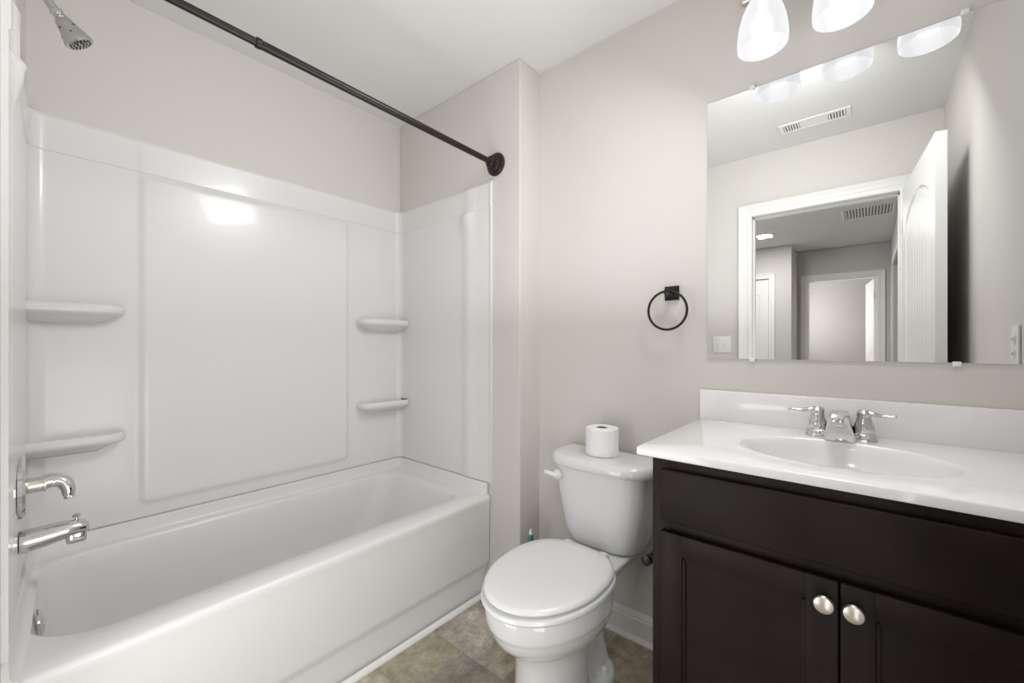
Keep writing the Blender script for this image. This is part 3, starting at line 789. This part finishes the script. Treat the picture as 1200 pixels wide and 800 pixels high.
# ---------------------------------------------------------------- vanity light
LX = 1.414; LZ = 2.040
def vanity_light():
    t = empty('vanity_light', (XW, .05, 2.28), 'three-lamp vanity wall light with frosted bell shades above the mirror', 'wall light')
    one('backplate', 'nickel', lambda bm: box(bm, XW-.026, XW-.0005, .05-.30, .05+.27, 2.29, 2.39, .008, 3), t)
    for ly in (.235, .050, -.135):
        def f(bm):
            tube(bm, smooth_path([(XW-.024, ly, 2.335), (XW-.075, ly, 2.338), (XW-.125, ly, 2.325), (LX, ly, 2.29), (LX, ly, 2.225)]), .0075, 14)
        one('arm', 'nickel', f, t)
        one('socket', 'nickel', lambda bm: lathe(bm, [(.010, .235-.01), (.022, .215-.01), (.030, .185-.01), (.033, .150-.01), (.033, .136), (.030, .136)], (LX, ly, LZ)), t)
        def f(bm):
            outer = [(.031, .142), (.036, .137), (.044, .122), (.053, .100), (.061, .070), (.0655, .035), (.066, .015), (.0645, .002)]
            inner = [(.0625, 0), (.063, .015), (.0625, .035), (.058, .070), (.050, .100), (.041, .120), (.033, .134), (.029, .139)]
            lathe(bm, outer+inner+[outer[0]], (LX, ly, LZ), 'z', 48)
        sh = one('shade', 'shade', f, t, angle=60)
        one('bulb', 'bulb', lambda bm: lathe(bm, [(0, .020), (.012, .022), (.022, .030), (.029, .045), (.0305, .058), (.027, .074), (.018, .092), (.014, .105), (.0135, .13), (0, .131)], (LX, ly, LZ), 'z', 24), sh)
vanity_light()

# ---------------------------------------------------------------- towel ring, paper holder
def towel_ring():
    t = empty('towel_ring', (XW, .556, 1.355), 'matte black towel ring with square wall plate left of the mirror', 'towel ring')
    y, z = .552, 1.352
    one('wall_plate', 'black', lambda bm: loft(bm, [rr for rr in ([(XW-.0005, y+a*.026, z+b_*.026) for a, b_ in ((1, 1), (-1, 1), (-1, -1), (1, -1))], [(XW-.007, y+a*.026, z+b_*.026) for a, b_ in ((1, 1), (-1, 1), (-1, -1), (1, -1))], [(XW-.016, y+a*.014, z+b_*.014) for a, b_ in ((1, 1), (-1, 1), (-1, -1), (1, -1))])]), t, smooth=False)
    one('post', 'black', lambda bm: box(bm, XW-.058, XW-.012, y-.010, y+.010, z-.010, z+.010, .002), t)
    def f(bm):
        R = .070; cyy, czz = y+.002, z-R+.004
        n = 64; rings = []
        for i in range(n):
            a = i/n*2*PI; c = Vector((XW-.047, cyy+R*math.cos(a), czz+R*math.sin(a))); rad = Vector((0, math.cos(a), math.sin(a)))
            rings.append([tuple(c+rad*.0045*math.cos(k/12*2*PI)+Vector((1, 0, 0))*.0045*math.sin(k/12*2*PI)) for k in range(12)])
        rings.append(rings[0]); loft(bm, rings, False, False); bmesh.ops.remove_doubles(bm, verts=bm.verts, dist=1e-6)
    one('ring', 'black', f, t)
towel_ring()
def tp_holder():
    t = empty('toilet_paper_holder', (1.12, VY1, .56), 'dark toilet paper holder post on the side of the vanity cabinet', 'paper holder')
    x, z = 1.135, .560
    one('mount', 'black', lambda bm: (box(bm, x-.025, x+.025, VY1-.0005, VY1+.008, z-.025, z+.025, .002), tube(bm, [(x, VY1+.006, z), (x, VY1+.045, z)], .010, 14)), t)
    one('arm', 'black', lambda bm: (tube(bm, [(x-.012, VY1+.052, z), (x+.15, VY1+.052, z)], .009, 16), tube(bm, [(x-.020, VY1+.052, z), (x-.018, VY1+.052, z), (x-.006, VY1+.052, z), (x-.002, VY1+.052, z)], [.010, .0145, .0145, .009], 18)), t)
tp_holder()

# ---------------------------------------------------------------- electrical plates
def switch_plate():
    x, y, z = XL, .778, 1.163
    t = empty('light_switch', (x, y, z), 'white double toggle switch plate beside the doorway, seen in the mirror', 'light switch')
    one('cover_plate', 'plastic', lambda bm: box(bm, x+.0005, x+.006, y-.058, y+.058, z-.058, z+.058, .002, 2), t)
    for s in (-1, 1):
        one('toggle', 'plastic', lambda bm: (box(bm, x+.006, x+.0068, y+s*.023-.006, y+s*.023+.006, z-.013, z+.013, .0003), box(bm, x+.006, x+.016, y+s*.023-.0035, y+s*.023+.0035, z+.001 if s > 0 else z-.010, z+.010 if s > 0 else z-.001, .001)), t)
        for q in (-1, 1): one('screw', 'nickel', lambda bm: lathe(bm, [(.003, 0), (.0025, .001), (0, .0012)], (x+.006, y+s*.023, z+q*.030), 'x', 10), t)
switch_plate()
def outlet():
    x, y, z = 1.355, YN, 1.155
    t = empty('wall_outlet', (x, y, z), 'white duplex outlet plate on the side wall, seen at the mirror right edge', 'outlet')
    one('cover_plate', 'plastic', lambda bm: box(bm, x-.036, x+.036, y+.0005, y+.006, z-.058, z+.058, .002, 2), t)
    for s in (-1, 1):
        r = one('receptacle', 'plastic', lambda bm: loft(bm, [[(p[0], y+.006, p[1]) for p in [(q[0], q[1]) for q in rrect(x, z+s*.020, .017, .014, .010, 0, 6)]], [(p[0], y+.009, p[1]) for p in [(q[0], q[1]) for q in rrect(x, z+s*.020, .0165, .0135, .010, 0, 6)]]]), t)
        one('slot', 'dark', lambda bm: [box(bm, x+q*.006-.0012, x+q*.006+.0012, y+.009, y+.0095, z+s*.020-.004, z+s*.020+.005) for q in (-1, 1)], r, smooth=False)
outlet()

# ---------------------------------------------------------------- ceiling registers and the hall downlight
def vent(name, label, x0, x1, y0, y1, z, along, groups, louv, cat='vent'):
    t = empty(name, ((x0+x1)/2, (y0+y1)/2, z), label, cat)
    fr = .022
    def f(bm):
        for a, b_, c, d in ((x0, x1, y0, y0+fr), (x0, x1, y1-fr, y1), (x0, x0+fr, y0+fr, y1-fr), (x1-fr, x1, y0+fr, y1-fr)): box(bm, a, b_, c, d, z-.006, z-.0005, .0015, 1)
    one('frame', 'trim', f, t)
    one('duct', 'dark', lambda bm: box(bm, x0+fr, x1-fr, y0+fr, y1-fr, z-.0016, z-.0006), t, smooth=False)
    L0, L1 = (y0+fr, y1-fr) if along == 'y' else (x0+fr, x1-fr)
    for g0, g1, n, solid in groups:
        a, b_ = L0+(L1-L0)*g0, L0+(L1-L0)*g1
        def f(bm):
            if solid:
                if along == 'y': box(bm, x0+fr, x1-fr, a, b_, z-.005, z-.002)
                else: box(bm, a, b_, y0+fr, y1-fr, z-.005, z-.002)
                return
            st = (b_-a)/n
            for i in range(n):
                c = a+(i+.5)*st
                if along == 'y': box(bm, x0+fr, x1-fr, c-st*louv, c+st*louv, z-.0055, z-.002)
                else: box(bm, c-st*louv, c+st*louv, y0+fr, y1-fr, z-.0055, z-.002)
        one('louver_bank' if not solid else 'centre_plate', 'trim', f, t, smooth=False)
    return t
vent('ceiling_vent', 'long narrow white ceiling register in the bathroom, seen in the mirror', .150, .275, .065, .395, ZC, 'y', ((0, .27, 6, 0), (.27, .73, 1, 1), (.73, 1, 6, 0)), .30)
v = vent('return_grille', 'square white return air grille on the hallway ceiling, seen through the doorway', -2.31, -1.92, -.20, .19, ZC+.005, 'y', ((0, 1, 15, 0),), .21)
def f(bm):
    for i in range(1, 6):
        x = -2.31+.022+(.39-.044)*i/6; box(bm, x-.003, x+.003, -.178, .168, ZC+.005-.0062, ZC+.005-.002)
one('cross_bar', 'trim', f, v, smooth=False)
def downlight():
    x, y, z = -2.47, .906, ZC+.005
    t = empty('recessed_light', (x, y, z), 'round lit recessed downlight in the hallway ceiling, seen in the mirror', 'ceiling light')
    one('trim_ring', 'trim', lambda bm: lathe(bm, [(.072, -.001), (.095, -.001), (.093, -.006), (.078, -.010), (.072, -.004), (.072, -.001)], (x, y, z), 'z', 40), t)
    one('diffuser', 'diffuser', lambda bm: lathe(bm, [(.074, -.002), (.072, -.006), (0, -.007)], (x, y, z), 'z', 40), t)
downlight()
